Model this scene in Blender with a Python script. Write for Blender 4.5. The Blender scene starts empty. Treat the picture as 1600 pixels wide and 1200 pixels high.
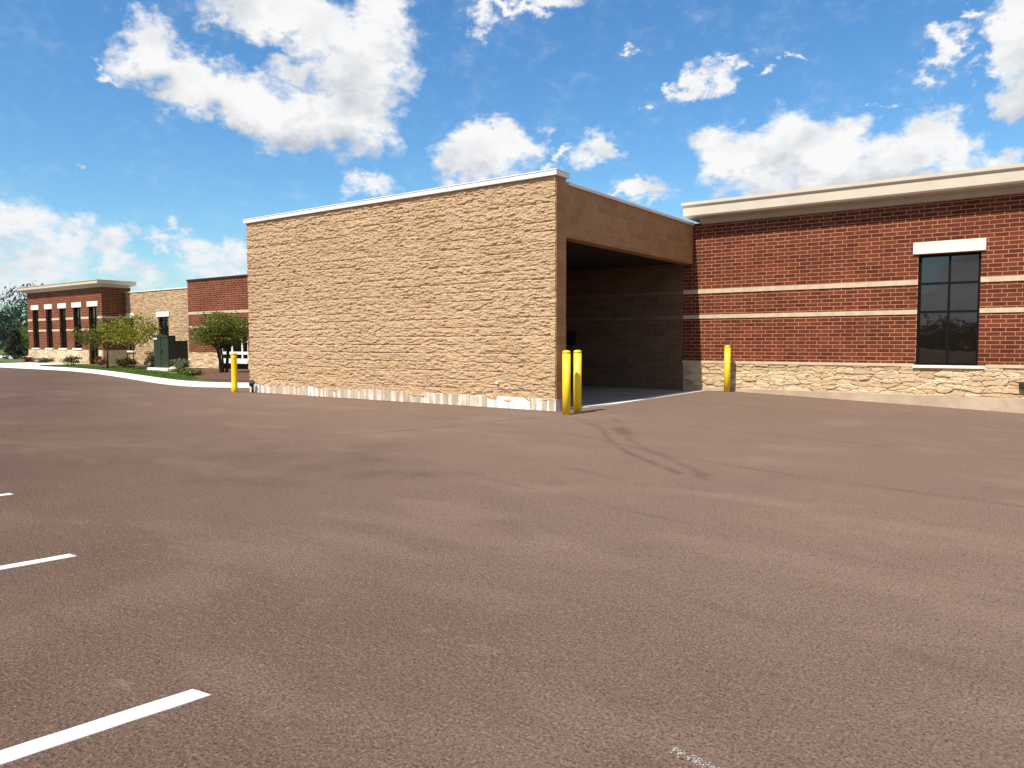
import bpy, math, random
import numpy as np
from mathutils import Matrix, Vector
R = math.radians
C = bpy.context.scene.collection
sc = bpy.context.scene
rng = np.random.default_rng(7)

# ------------------------------------------------------------------ camera
cam = bpy.data.cameras.new('camera'); co = bpy.data.objects.new('camera', cam); C.objects.link(co); sc.camera = co
rx = Vector((0.8117661, 0.5839751, -0.0029761)); up = Vector((-0.0318946, 0.0494231, 0.9982685)); fw = Vector((-0.5831110, 0.8102657, -0.0587456))
m = Matrix((rx, up, -fw)).transposed().to_4x4(); m.translation = (0, 0, 1.5); co.matrix_world = m
cam.sensor_width = 36; cam.lens = 1153.85/1600*36; cam.clip_end = 3000; cam.clip_start = .05
YAW = 0.6237953

# ------------------------------------------------------------------ light
SUN_EL, SUN_AZ = R(54), R(5)          # light travels towards +y and slightly +x
sun = bpy.data.lights.new('sun', 'SUN'); so = bpy.data.objects.new('sun', sun); C.objects.link(so)
sun.energy = 4.9; sun.angle = R(.53); sun.color = (1, .93, .81)
d = Vector((math.sin(SUN_AZ)*math.cos(SUN_EL), math.cos(SUN_AZ)*math.cos(SUN_EL), -math.sin(SUN_EL)))
so.rotation_euler = d.to_track_quat('-Z', 'Y').to_euler(); so.location = (0, -10, 30)
sc.view_settings.view_transform = 'Standard'; sc.view_settings.look = 'None'
sc.view_settings.exposure = .45; sc.view_settings.gamma = 1

BLOBS=[(-26.27,18.77,3.16,2.76,8.3,1.0),(-23.31,17.81,4.55,2.63,-8.1,1.0),(-19.14,16.44,5.46,2.75,-9.8,1.0),(-15.17,15.7,5.24,2.83,-6.2,1.0),(-11.47,16.35,3.75,3.2,2.9,1.0),(-28.78,17.25,1.29,0.76,-21.4,0.7),(-11.19,19.12,3.75,2.29,3.3,0.9),(-15.1,19.05,2.73,1.23,4.5,0.8),(-16.8,22.66,5.8,2.31,-4.1,1.0),(-12.31,21.49,5.1,2.49,-6.0,1.0),(-9.25,23.27,2.93,1.97,3.2,0.8),(-21.11,22.6,2.55,0.83,7.6,0.6),(-8.97,20.06,1.99,2.49,2.7,0.62),(2.5,24.08,3.85,1.33,-1.2,0.9),(-2.43,23.31,1.16,1.35,0.7,0.6),(-0.64,24.11,2.41,0.55,0.0,0.7),(-2.15,13.5,4.1,2.73,0.3,1.0),(-0.19,14.64,2.44,1.8,-0.2,0.9),(5.41,13.89,2.42,1.63,-1.5,0.8),(2.88,14.3,1.17,0.63,-0.9,0.6),(6.62,14.08,1.16,0.9,-1.8,0.6),(-11.17,11.4,2.46,1.28,2.0,0.68),(14.33,18.54,2.01,1.25,30.4,0.85),(13.33,17.79,1.47,0.84,10.8,0.8),(17.81,19.25,0.97,0.73,-5.9,0.66),(15.67,19.74,1.08,0.65,24.7,0.6),(9.75,11.16,2.47,1.1,-2.1,0.8),(7.83,10.99,1.92,0.56,-1.7,0.6),(16.66,13.35,3.41,2.45,-4.1,1.0),(19.74,13.33,3.9,2.66,-4.8,1.0),(22.73,12.22,3.75,2.64,-5.2,1.0),(26.37,11.66,3.15,2.49,-5.8,1.0),(28.65,12.63,2.72,2.42,13.1,0.9),(30.52,11.61,2.18,1.84,-6.8,0.8),(24.42,10.16,6.91,1.54,-4.7,1.0),(18.47,11.25,3.08,1.5,-3.9,0.8),(33.02,10.52,1.73,1.34,-6.9,0.6),(33.82,17.15,1.9,3.26,-10.9,1.0),(33.9,19.61,2.04,2.1,-12.2,0.9),(30.02,18.58,1.91,0.96,34.9,0.75),(31.39,20.3,1.07,0.57,-11.5,0.6),(32.14,16.55,1.2,0.89,-10.0,0.65),(33.56,14.64,1.5,1.27,-9.4,0.8),(28.54,16.57,0.98,0.77,-8.7,0.5),(29.35,14.32,1.12,0.63,-7.9,0.5),(-33.41,7.3,3.45,2.09,4.5,0.82),(-30.8,6.47,2.55,1.41,-6.4,0.74),(-32.62,5.14,4.22,1.64,3.1,0.74),(-27.43,6.34,2.41,1.72,3.0,0.74),(-26.3,5.01,1.99,1.22,2.3,0.66),(-33.88,3.45,2.73,1.22,2.1,0.66),(-23.81,7.31,1.82,0.88,-7.0,0.57),(-21.97,6.06,2.13,1.26,2.2,0.61),(-20.16,6.49,1.91,1.54,2.2,0.66),(-21.14,4.96,3.44,1.18,1.7,0.66),(-30.32,4.21,4.43,1.1,2.2,0.49),(-37.05,6.04,3.79,2.32,4.3,0.82),(-30.02,11.35,0.59,0.36,-13.9,0.49),(8.49,20.66,0.85,0.37,-23.0,0.55),(9.84,17.11,0.71,0.39,-3.0,0.55),(20.06,19.4,1.12,0.36,-6.7,0.5),(25.9,15.18,0.63,0.44,-7.2,0.45),(36.68,17.62,2.86,3.13,-12.4,1.0),(-22.7,24.66,8.31,2.15,-1.2,0.8),(16.45,26.5,5.33,1.44,-7.0,0.8)]


class NT:
    """small helper for writing node graphs"""
    def __init__(s, tree): s.t = tree; s.n = tree.nodes; s.l = tree.links
    def new(s, typ, ins=None, **kw):
        n = s.n.new(typ)
        for k, v in kw.items(): setattr(n, k, v)
        for k, v in (ins or {}).items(): s.set(n.inputs[k], v)
        return n
    def set(s, sock, v):
        if isinstance(v, bpy.types.Node): v = v.outputs[0]
        if isinstance(v, bpy.types.NodeSocket): s.l.new(v, sock)
        else:
            if hasattr(sock.default_value, '__len__') and not hasattr(v, '__len__'): v = [v]*len(sock.default_value)
            if hasattr(v, '__len__') and len(sock.default_value) == 4 and len(v) == 3: v = tuple(v)+(1,)
            sock.default_value = v
    def math(s, op, a, b=0., c=None, clamp=False):
        n = s.n.new('ShaderNodeMath'); n.operation = op; n.use_clamp = clamp
        s.set(n.inputs[0], a); s.set(n.inputs[1], b)
        if c is not None: s.set(n.inputs[2], c)
        return n.outputs[0]
    def ramp(s, v, a, b, c=0., d=1., smooth=True):
        n = s.n.new('ShaderNodeMapRange'); n.interpolation_type = 'SMOOTHSTEP' if smooth else 'LINEAR'
        for k, x in enumerate((v, a, b, c, d)): s.set(n.inputs[k], x)
        return n.outputs[0]
    def mix(s, f, a, b, bt='MIX'):
        n = s.n.new('ShaderNodeMix'); n.data_type = 'RGBA'; n.blend_type = bt
        s.set(n.inputs[0], f); s.set(n.inputs[6], a); s.set(n.inputs[7], b)
        return n.outputs[2]
    def noise(s, vec, scale, detail=4, rough=.55, dist=0., out=0):
        n = s.new('ShaderNodeTexNoise', {'Scale': scale, 'Detail': detail, 'Roughness': rough, 'Distortion': dist})
        if vec is not None: s.set(n.inputs['Vector'], vec)
        return n.outputs[out]
    def scale(s, vec, sc3):
        n = s.n.new('ShaderNodeVectorMath'); n.operation = 'MULTIPLY'; s.set(n.inputs[0], vec); n.inputs[1].default_value = sc3; return n.outputs[0]
    def xyz(s, v):
        n = s.n.new('ShaderNodeSeparateXYZ'); s.set(n.inputs[0], v); return n.outputs
    def comb(s, x, y, z):
        n = s.n.new('ShaderNodeCombineXYZ'); s.set(n.inputs[0], x); s.set(n.inputs[1], y); s.set(n.inputs[2], z); return n.outputs[0]

# cloud field: a group that takes (azimuth, elevation) in degrees and gives a soft density
grp = bpy.data.node_groups.new('cloud_field', 'ShaderNodeTree')
grp.interface.new_socket('P', in_out='INPUT', socket_type='NodeSocketVector')
grp.interface.new_socket('D', in_out='OUTPUT', socket_type='NodeSocketFloat')
g = NT(grp); gi = g.n.new('NodeGroupInput'); go = g.n.new('NodeGroupOutput')
acc = None
for (a, e, sx, sy, r, w) in BLOBS:
    mp = g.new('ShaderNodeMapping', {'Vector': gi.outputs[0]}, vector_type='TEXTURE')
    mp.inputs['Location'].default_value = (a, e, 0); mp.inputs['Rotation'].default_value = (0, 0, R(r)); mp.inputs['Scale'].default_value = (sx*1.17, sy*1.17, 1)
    gr = g.new('ShaderNodeTexGradient', {'Vector': mp.outputs[0]}, gradient_type='SPHERICAL')
    v = g.math('MULTIPLY', gr.outputs['Fac'] if 'Fac' in gr.outputs else gr.outputs[1], w)
    acc = v if acc is None else g.math('SMOOTH_MAX', acc, v, .12)
g.l.new(acc, go.inputs[0])

w = bpy.data.worlds.new('World'); sc.world = w; w.use_nodes = True
W = NT(w.node_tree); W.n.clear()
tc = W.n.new('ShaderNodeTexCoord'); dirv = tc.outputs['Generated']
x, y, z = W.xyz(dirv)
az = W.math('ADD', W.math('MULTIPLY', W.math('ARCTAN2', x, y), 57.29578), math.degrees(YAW))
el = W.math('MULTIPLY', W.math('ARCSINE', z), 57.29578)
def fbm3(off, scale, detail, rough):
    vm = W.n.new('ShaderNodeVectorMath'); vm.operation = 'ADD'; W.l.new(dirv, vm.inputs[0]); vm.inputs[1].default_value = off
    return W.noise(W.scale(vm.outputs[0], (1, 1, 1.45)), scale, detail, rough, out=1)
warp = fbm3((0, 0, 0), 9, 7, .6)
wx, wy, wz = W.xyz(warp)
warp2 = fbm3((3, 1, 0), 30, 7, .62)
vx, vy, vz = W.xyz(warp2)
AMP, AMP2 = 8, 4.5
pa = W.math('ADD', az, W.math('ADD', W.math('MULTIPLY', W.math('SUBTRACT', wx, .5), AMP), W.math('MULTIPLY', W.math('SUBTRACT', vx, .5), AMP2)))
pe = W.math('ADD', el, W.math('ADD', W.math('MULTIPLY', W.math('SUBTRACT', wy, .5), AMP*.6), W.math('MULTIPLY', W.math('SUBTRACT', vy, .5), AMP2)))
def field(dx, dy):
    gn = W.n.new('ShaderNodeGroup'); gn.node_tree = grp
    W.set(gn.inputs[0], W.comb(W.math('ADD', pa, dx), W.math('ADD', pe, dy), 0.)); return gn.outputs[0]
f0 = field(0, 0); f1 = field(.3, 2.6)
nfine = W.noise(W.scale(dirv, (1, 1, 1.5)), 60, 8, .6)
nmid = W.noise(W.scale(dirv, (1, 1, 1.5)), 15, 8, .55)
# clouds over the rest of the sky, behind the viewer
back = W.ramp(W.math('ABSOLUTE', az), 48, 62)
nb = W.ramp(W.noise(W.scale(dirv, (1, 1, 2.2)), 3.2, 9, .55), .46, .60, 0, .8)
f0b = W.math('MAXIMUM', f0, W.math('MULTIPLY', nb, back))
dens = W.math('ADD', f0b, W.math('ADD', W.math('MULTIPLY', W.math('SUBTRACT', nfine, .5), .20), W.math('MULTIPLY', W.math('SUBTRACT', nmid, .5), .34)))
alpha = W.math('MULTIPLY', W.ramp(dens, .07, .58), W.ramp(f0b, 0.0, .12))
alpha = W.math('MULTIPLY', alpha, W.ramp(el, -1, 1))
# relief: puffs lit from above and from behind the viewer
r0 = W.noise(W.scale(dirv, (1, 1, 1.5)), 13, 5, .5)
vm = W.n.new('ShaderNodeVectorMath'); vm.operation = 'ADD'; W.l.new(dirv, vm.inputs[0]); vm.inputs[1].default_value = (-.008, -.006, .022)
r1 = W.noise(W.scale(vm.outputs[0], (1, 1, 1.5)), 13, 5, .5)
relief = W.math('MULTIPLY', W.math('SUBTRACT', r0, r1), W.ramp(el, 20, 6, 1.15, 2.6))
thick = W.ramp(f1, .22, .8)
lit = W.math('ADD', W.math('SUBTRACT', .98, W.math('MULTIPLY', thick, .34)), relief, clamp=True)
ccol = W.mix(lit, (.40, .46, .56), (1.0, 1.0, 1.0))
ccol = W.mix(W.ramp(el, 12, 0, 0, .6), ccol, (.74, .82, .92))
sky = W.new('ShaderNodeTexSky', sky_type='NISHITA', sun_disc=False, sun_elevation=SUN_EL, sun_rotation=R(180)+SUN_AZ, air_density=1.25, dust_density=.35, ozone_density=3.0, altitude=200)
hs0 = W.new('ShaderNodeHueSaturation', {'Saturation': 1.18, 'Value': 1.0, 'Color': sky.outputs[0]})
hs = W.n.new('ShaderNodeVectorMath'); hs.operation = 'MULTIPLY'; W.l.new(hs0.outputs[0], hs.inputs[0]); hs.inputs[1].default_value = (.76, 1.01, 1.15)
bs = W.new('ShaderNodeBackground', {'Color': hs.outputs[0], 'Strength': .098})
bc = W.new('ShaderNodeBackground', {'Color': ccol, 'Strength': .70})
mx = W.n.new('ShaderNodeMixShader'); W.set(mx.inputs[0], alpha); W.l.new(bs.outputs[0], mx.inputs[1]); W.l.new(bc.outputs[0], mx.inputs[2])
wo = W.n.new('ShaderNodeOutputWorld'); W.l.new(mx.outputs[0], wo.inputs[0])

# ------------------------------------------------------------------ helpers
def link(o, parent=None):
    C.objects.link(o)
    if parent is not None:
        o.parent = parent; o.location = -parent.location
    return o
def mesh(name, V, F, mat, parent=None, smooth=False, attr=None):
    me = bpy.data.meshes.new(name)
    V = np.asarray(V, dtype=float)
    me.from_pydata(V.tolist(), [], F if isinstance(F, list) else F.tolist())
    me.materials.append(mat)
    if smooth: me.polygons.foreach_set('use_smooth', [True]*len(me.polygons))
    for k, a in (attr or {}).items():
        at = me.attributes.new(k, 'FLOAT', 'POINT'); at.data.foreach_set('value', np.asarray(a, dtype=np.float32))
    me.update()
    return link(bpy.data.objects.new(name, me), parent)
def thing(name, label, cat, loc, group=None):
    o = bpy.data.objects.new(name, None); C.objects.link(o); o.location = loc; o.empty_display_size = .3
    o['label'] = label; o['category'] = cat
    if group: o['group'] = group
    return o
def tag(o, label, cat, group=None):
    o['label'] = label; o['category'] = cat
    if group: o['group'] = group
    return o
def struct(o): o['kind'] = 'structure'; return o
class MB:
    def __init__(s): s.V = []; s.F = []
    def box(s, x0, x1, y0, y1, z0, z1):
        b = len(s.V)
        s.V += [(x0,y0,z0),(x1,y0,z0),(x1,y1,z0),(x0,y1,z0),(x0,y0,z1),(x1,y0,z1),(x1,y1,z1),(x0,y1,z1)]
        s.F += [[b+i for i in q] for q in ((0,3,2,1),(4,5,6,7),(0,1,5,4),(1,2,6,5),(2,3,7,6),(3,0,4,7))]
        return s
    def quad(s, *p): b = len(s.V); s.V += list(p); s.F.append([b+i for i in range(len(p))]); return s
    def tube(s, pts, rad, n=10, cap=True):
        pts = [Vector(p) for p in pts]; rad = rad if hasattr(rad, '__len__') else [rad]*len(pts)
        b = len(s.V)
        for i, p in enumerate(pts):
            t = (pts[min(i+1, len(pts)-1)]-pts[max(i-1, 0)]).normalized()
            a = t.orthogonal().normalized() if abs(t.z) < .9 else Vector((1, 0, 0)); a = (a-t*a.dot(t)).normalized(); c = t.cross(a)
            for k in range(n):
                q = p+(a*math.cos(2*math.pi*k/n)+c*math.sin(2*math.pi*k/n))*rad[i]; s.V.append(tuple(q))
        for i in range(len(pts)-1):
            for k in range(n): s.F.append([b+i*n+k, b+i*n+(k+1) % n, b+(i+1)*n+(k+1) % n, b+(i+1)*n+k])
        if cap: s.F.append([b+k for k in range(n)][::-1]); s.F.append([b+(len(pts)-1)*n+k for k in range(n)])
        return s
    def lathe(s, prof, cx=0, cy=0, n=28):
        b = len(s.V)
        for r, z in prof:
            for k in range(n): s.V.append((cx+r*math.cos(2*math.pi*k/n), cy+r*math.sin(2*math.pi*k/n), z))
        for i in range(len(prof)-1):
            for k in range(n): s.F.append([b+i*n+k, b+i*n+(k+1) % n, b+(i+1)*n+(k+1) % n, b+(i+1)*n+k])
        s.F.append([b+k for k in range(n)][::-1]); s.F.append([b+(len(prof)-1)*n+k for k in range(n)]); return s
    def ring(s, x0, x1, y0, y1, prof):
        """closed loft of rectangle footprints: prof = (outset, z) -> mitred cornice"""
        b = len(s.V)
        for o, z in prof: s.V += [(x0-o, y0-o, z), (x1+o, y0-o, z), (x1+o, y1+o, z), (x0-o, y1+o, z)]
        for i in range(len(prof)-1):
            for k in range(4): s.F.append([b+4*i+k, b+4*i+(k+1) % 4, b+4*i+4+(k+1) % 4, b+4*i+4+k])
        s.F.append([b+3, b+2, b+1, b]); e = b+4*(len(prof)-1); s.F.append([e, e+1, e+2, e+3]); return s
    def build(s, name, mat, parent=None, smooth=False, bevel=0):
        o = mesh(name, s.V, s.F, mat, parent, smooth)
        if bevel:
            bm_ = o.modifiers.new('bevel', 'BEVEL'); bm_.width = bevel; bm_.segments = 2; bm_.limit_method = 'ANGLE'; bm_.angle_limit = R(40)
        return o
def wall(x0, x1, z0, z1, y, holes=(), depth=.12, back=None, sides=True):
    """front facade in plane y facing -y with openings and reveals; optional solid sides back to `back`"""
    m = MB(); xs = sorted({x0, x1, *[h[i] for h in holes for i in (0, 1)]}); zs = sorted({z0, z1, *[h[i] for h in holes for i in (2, 3)]})
    ins = lambda a, b: any(h[0] < a < h[1] and h[2] < b < h[3] for h in holes)
    for i in range(len(xs)-1):
        for j in range(len(zs)-1):
            if not ins((xs[i]+xs[i+1])/2, (zs[j]+zs[j+1])/2):
                m.quad((xs[i], y, zs[j]), (xs[i+1], y, zs[j]), (xs[i+1], y, zs[j+1]), (xs[i], y, zs[j+1]))
    for a, b, c, e in holes:
        D = y+depth
        m.quad((a, y, c), (a, y, e), (a, D, e), (a, D, c)); m.quad((b, y, e), (b, y, c), (b, D, c), (b, D, e))
        m.quad((a, y, e), (b, y, e), (b, D, e), (a, D, e)); m.quad((b, y, c), (a, y, c), (a, D, c), (b, D, c))
    if back:
        m.quad((x0, back, z0), (x0, y, z0), (x0, y, z1), (x0, back, z1)); m.quad((x1, y, z0), (x1, back, z0), (x1, back, z1), (x1, y, z1))
        m.quad((x1, back, z0), (x0, back, z0), (x0, back, z1), (x1, back, z1)); m.quad((x0, y, z1), (x1, y, z1), (x1, back, z1), (x0, back, z1))
    return m

# numpy noise for real relief
def vnoise(x, y, seed):
    T = np.random.default_rng(seed).random((256, 256)); xi = np.floor(x).astype(int); yi = np.floor(y).astype(int)
    fx = x-xi; fy = y-yi; fx = fx*fx*(3-2*fx); fy = fy*fy*(3-2*fy); g_ = lambda a, b: T[a % 256, b % 256]
    return (g_(xi, yi)*(1-fx)+g_(xi+1, yi)*fx)*(1-fy)+(g_(xi, yi+1)*(1-fx)+g_(xi+1, yi+1)*fx)*fy
def fbm(x, y, seed, o=4):
    v = 0; a = .5
    for k in range(o): v = v+a*vnoise(x*2**k, y*2**k, seed+k); a *= .5
    return v/(1-.5**o)
def cells(x, y, seed):
    T = np.random.default_rng(seed).random((4, 256, 256)); xi = np.floor(x).astype(int); yi = np.floor(y).astype(int)
    best = np.full(x.shape, 9.); sec = np.full(x.shape, 9.); H = np.zeros(x.shape); tx = np.zeros(x.shape); DX = np.zeros(x.shape); DY = np.zeros(x.shape)
    for i in (-1, 0, 1):
        for j in (-1, 0, 1):
            a = (xi+i) % 256; b = (yi+j) % 256; dx = x-(xi+i+.1+.8*T[0, a, b]); dy = y-(yi+j+.1+.8*T[1, a, b])
            dd = np.maximum(np.abs(dx), np.abs(dy)*1.1)+.25*np.hypot(dx, dy)
            c = dd < best; sec = np.where(c, best, np.minimum(sec, dd)); best = np.where(c, dd, best)
            H = np.where(c, T[2, a, b], H); tx = np.where(c, T[3, a, b], tx); DX = np.where(c, dx, DX); DY = np.where(c, dy, DY)
    return H, tx, DX, DY, sec-best
def relief_wall(name, x0, x1, z0, z1, y, s, hf, mat, parent, back):
    nx = int((x1-x0)/s)+1; nz = int((z1-z0)/s)+1
    X, Z = np.meshgrid(np.linspace(x0, x1, nx), np.linspace(z0, z1, nz)); h, t, zoff, xoff = hf(X, Z)
    V = np.stack([X+xoff, y-h, Z+zoff], -1).reshape(-1, 3)
    i = np.arange(nx*nz).reshape(nz, nx); F = np.stack([i[:-1, :-1], i[:-1, 1:], i[1:, 1:], i[1:, :-1]], -1).reshape(-1, 4).tolist()
    # skirt back to the wall core
    edge = np.concatenate([i[0, :], i[1:, -1], i[-1, -2::-1], i[-2:0:-1, 0]]); base = len(V)
    E = V[edge].copy(); E[:, 1] = back; V = np.concatenate([V, E]); n = len(edge); el_ = edge.tolist()
    F += [[el_[k], base+k, base+(k+1) % n, el_[(k+1) % n]] for k in range(n)]
    t = np.concatenate([t.reshape(-1), t.reshape(-1)[edge]])
    return mesh(name, V, F, mat, parent, False, {'tint': t})

# ------------------------------------------------------------------ materials
def mat(name):
    m = bpy.data.materials.new(name); m.use_nodes = True; N = NT(m.node_tree); b = N.n['Principled BSDF']; return m, N, b
def pos(N): return N.n.new('ShaderNodeTexCoord').outputs['Object']
def plain(name, col, rough=.6, var=.12, scale=3., bump=.0, metal=0., spec=.5):
    m, N, b = mat(name); P = pos(N); n = N.noise(P, scale, 6, .6); n2 = N.noise(P, scale*18, 3, .6)
    c = N.mix(N.ramp(n, .3, .7), tuple(v*(1-var) for v in col), tuple(min(1, v*(1+var)) for v in col))
    c = N.mix(N.math('MULTIPLY', N.ramp(n2, .35, .7), var), c, tuple(v*.55 for v in col))
    N.set(b.inputs['Base Color'], c); N.set(b.inputs['Roughness'], rough); N.set(b.inputs['Metallic'], metal); N.set(b.inputs['Specular IOR Level'], spec)
    if bump: N.set(b.inputs['Normal'], N.new('ShaderNodeBump', {'Height': n2, 'Strength': .5, 'Distance': bump}).outputs[0])
    return m
def facade_uv(N):
    x, y, z = N.xyz(pos(N)); return N.comb(N.math('ADD', x, y), z, 0.)
def brick_mat(name, c1, c2, cm, bw, bh, mort, offset=.5, bump=.006, shift=(0, 0, 0), mc=.25, rough=.85):
    m, N, b = mat(name); uv = facade_uv(N); P = pos(N)
    vm = N.n.new('ShaderNodeVectorMath'); vm.operation = 'ADD'; N.set(vm.inputs[0], uv); vm.inputs[1].default_value = shift
    br = N.new('ShaderNodeTexBrick', {'Vector': vm.outputs[0], 'Color1': c1, 'Color2': c2, 'Mortar': cm, 'Scale': 1., 'Mortar Size': mort/2, 'Mortar Smooth': .12, 'Bias': 0., 'Brick Width': bw, 'Row Height': bh}, offset=offset)
    n = N.noise(P, 1.3, 5, .6); nf = N.noise(P, 45, 5, .65)
    c = N.mix(N.math('MULTIPLY', N.ramp(n, .35, .7), .3), br.outputs[0], tuple(v*.55 for v in c1))
    c = N.mix(N.math('MULTIPLY', N.ramp(nf, .45, .75), mc), c, tuple(v*.4 for v in c1))
    c = N.mix(N.math('MULTIPLY', N.ramp(nf, .5, .25), mc), c, tuple(min(1, v*1.6) for v in c2))
    N.set(b.inputs['Base Color'], c); N.set(b.inputs['Roughness'], rough); N.set(b.inputs['Specular IOR Level'], .25)
    h = N.math('ADD', N.math('MULTIPLY', N.math('SUBTRACT', 1., br.outputs[1]), .7), N.math('MULTIPLY', nf, .5))
    N.set(b.inputs['Normal'], N.new('ShaderNodeBump', {'Height': h, 'Strength': .8, 'Distance': bump}).outputs[0])
    return m
def rough_stone(name, a, b_, dark, fine=.2):
    m, N, b = mat(name); P = pos(N); t = N.new('ShaderNodeAttribute', attribute_name='tint').outputs['Fac']
    n = N.noise(P, .7, 5, .6); nf = N.noise(N.scale(P, (1, 1, 2)), 38, 6, .7)
    c = N.mix(t, a, b_); c = N.mix(N.math('MULTIPLY', N.ramp(n, .4, .65), .25), c, dark)
    c = N.mix(N.math('MULTIPLY', N.ramp(nf, .5, .72), fine), c, tuple(v*.45 for v in a))
    c = N.mix(N.math('MULTIPLY', N.ramp(nf, .48, .28), fine), c, tuple(min(1, v*1.45) for v in b_))
    N.set(b.inputs['Base Color'], c); N.set(b.inputs['Roughness'], .9); N.set(b.inputs['Specular IOR Level'], .2)
    N.set(b.inputs['Normal'], N.new('ShaderNodeBump', {'Height': nf, 'Strength': .7, 'Distance': .012}).outputs[0])
    return m
M = {}
M['split'] = rough_stone('split_face_stone', (.41, .272, .157), (.56, .387, .236), (.34, .22, .125), .4)
M['ledge_stone'] = rough_stone('ledge_stone', (.44, .30, .17), (.72, .57, .38), (.42, .27, .15), .35)
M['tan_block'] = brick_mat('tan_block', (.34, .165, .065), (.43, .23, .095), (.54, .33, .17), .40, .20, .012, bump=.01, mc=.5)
M['shaded_block'] = brick_mat('shaded_block', (.14, .074, .040), (.20, .108, .058), (.27, .16, .10), .40, .20, .014, bump=.006, mc=.5)  # darker copy of the tan block, bay shade put into its colour
M['shaded_band'] = plain('shaded_band_block', (.21, .125, .072), .9, .2, 5)  # band stone darkened the same way for the bay shade
M['ceiling'] = plain('shaded_ceiling', (.008, .007, .006), .9, .1, 1)  # near-black, the shade under the roof put into the colour
M['bay_floor'] = plain('bay_floor_concrete', (.24, .21, .18), .9, .15, 1.5, .003)  # concrete toned down, bay shade painted into the colour
m, N, b = mat('far_split_stone'); P = pos(N); n1 = N.noise(N.scale(P, (1, 1, 3.2)), 3.2, 6, .65); n2 = N.noise(P, .8, 3, .5)
c = N.mix(N.ramp(n1, .38, .62), (.33, .21, .11), (.60, .41, .24)); c = N.mix(N.math('MULTIPLY', n2, .4), c, (.46, .30, .16))
N.set(b.inputs['Base Color'], c); N.set(b.inputs['Roughness'], .9); N.set(b.inputs['Normal'], N.new('ShaderNodeBump', {'Height': n1, 'Strength': 1., 'Distance': .12}).outputs[0]); M['tan_block_far'] = m
M['red_brick'] = brick_mat('red_brick', (.085, .016, .007), (.185, .038, .014), (.54, .30, .17), .29, .1, .0135, offset=.36, mc=.45, shift=(.1, .03, 0))
M['limestone'] = plain('limestone', (.56, .43, .29), .8, .12, 5, .004)
M['pale_stone'] = plain('pale_stone', (.80, .74, .62), .75, .06, 4, .003)
M['cornice'] = plain('cornice_plaster', (.56, .48, .375), .7, .05, 1.5)
M['cornice_low'] = plain('frieze_plaster', (.42, .35, .26), .75, .06, 1.5)
M['coping'] = plain('coping_metal', (.74, .71, .66), .5, .04, 2)
M['concrete'] = plain('concrete', (.40, .36, .31), .9, .14, 2.5, .004)
M['footing_tan'] = plain('footing_concrete', (.46, .35, .245), .9, .14, 2.5, .006)
M['kerb'] = plain('kerb_concrete', (.72, .70, .66), .85, .1, 1.5, .003)
M['frame'] = plain('dark_frame', (.006, .005, .005), .6, .1, 3, 0, 0, .12)
M['white_frame'] = plain('white_frame', (.75, .74, .72), .5, .05, 3)
M['dark'] = plain('dark_void', (.008, .008, .008), .8, .1, 3)
M['roof'] = plain('roof_membrane', (.35, .34, .33), .9, .1, 1)
M['iron'] = plain('black_iron', (.02, .016, .014), .5, .3, 12)
M['bark'] = plain('bark', (.06, .042, .03), .9, .3, 9, .01)
M['bark_tan'] = plain('tan_bark', (.17, .09, .05), .9, .3, 9, .01)
M['cab'] = plain('green_paint', (.020, .030, .013), .55, .15, 3)
M['cab_dark'] = plain('dark_green_paint', (.012, .018, .012), .5, .2, 3)
M['mulch'] = plain('mulch', (.13, .06, .035), .95, .35, 14, .03)
M['earth'] = plain('earth', (.10, .11, .045), .95, .25, .4)
M['lawn'] = plain('lawn_green', (.075, .125, .018), .9, .3, 1.2, .02)
def glass(name, col=(.010, .007, .005), ior=1.75):
    m, N, b = mat(name); n = N.noise(pos(N), 1.2, 2, .5)
    N.set(b.inputs['Base Color'], col); N.set(b.inputs['Roughness'], .015); N.set(b.inputs['IOR'], ior)
    N.set(b.inputs['Normal'], N.new('ShaderNodeBump', {'Height': n, 'Strength': .12, 'Distance': .02}).outputs[0]); return m
M['glass'] = glass('tinted_glass')
def leafmat(name, a, b_, tr=.3):
    m, N, b = mat(name); g_ = N.n.new('ShaderNodeNewGeometry'); rnd = g_.outputs['Random Per Island']
    n = N.noise(pos(N), 1.6, 3, .5)
    c = N.mix(N.math('ADD', N.math('MULTIPLY', rnd, .6), N.math('MULTIPLY', N.ramp(n, .3, .7), .4)), a, b_)
    N.set(b.inputs['Base Color'], c); N.set(b.inputs['Roughness'], .6); N.set(b.inputs['Specular IOR Level'], .3)
    t = N.new('ShaderNodeBsdfTranslucent', {'Color': c}); mx_ = N.n.new('ShaderNodeMixShader'); mx_.inputs[0].default_value = tr
    N.l.new(b.outputs[0], mx_.inputs[1]); N.l.new(t.outputs[0], mx_.inputs[2]); N.l.new(mx_.outputs[0], N.n['Material Output'].inputs[0]); return m
M['leaf_olive'] = leafmat('olive_leaves', (.05, .06, .010), (.20, .20, .03))
M['leaf_yellow'] = leafmat('yellow_green_leaves', (.12, .13, .012), (.37, .36, .035), .4)
M['leaf_green'] = leafmat('green_leaves', (.06, .08, .012), (.24, .27, .04), .4)
M['leaf_dark'] = leafmat('dark_leaves', (.012, .018, .008), (.035, .05, .02), .15)
M['leaf_pale'] = leafmat('pale_leaves', (.10, .13, .07), (.24, .28, .16))
M['leaf_rust'] = leafmat('rust_leaves', (.10, .035, .015), (.25, .10, .04))
M['leaf_far'] = leafmat('far_leaves', (.025, .05, .035), (.06, .10, .06))
M['grass'] = leafmat('grass_blades', (.06, .12, .012), (.18, .27, .04), .35)
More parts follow.
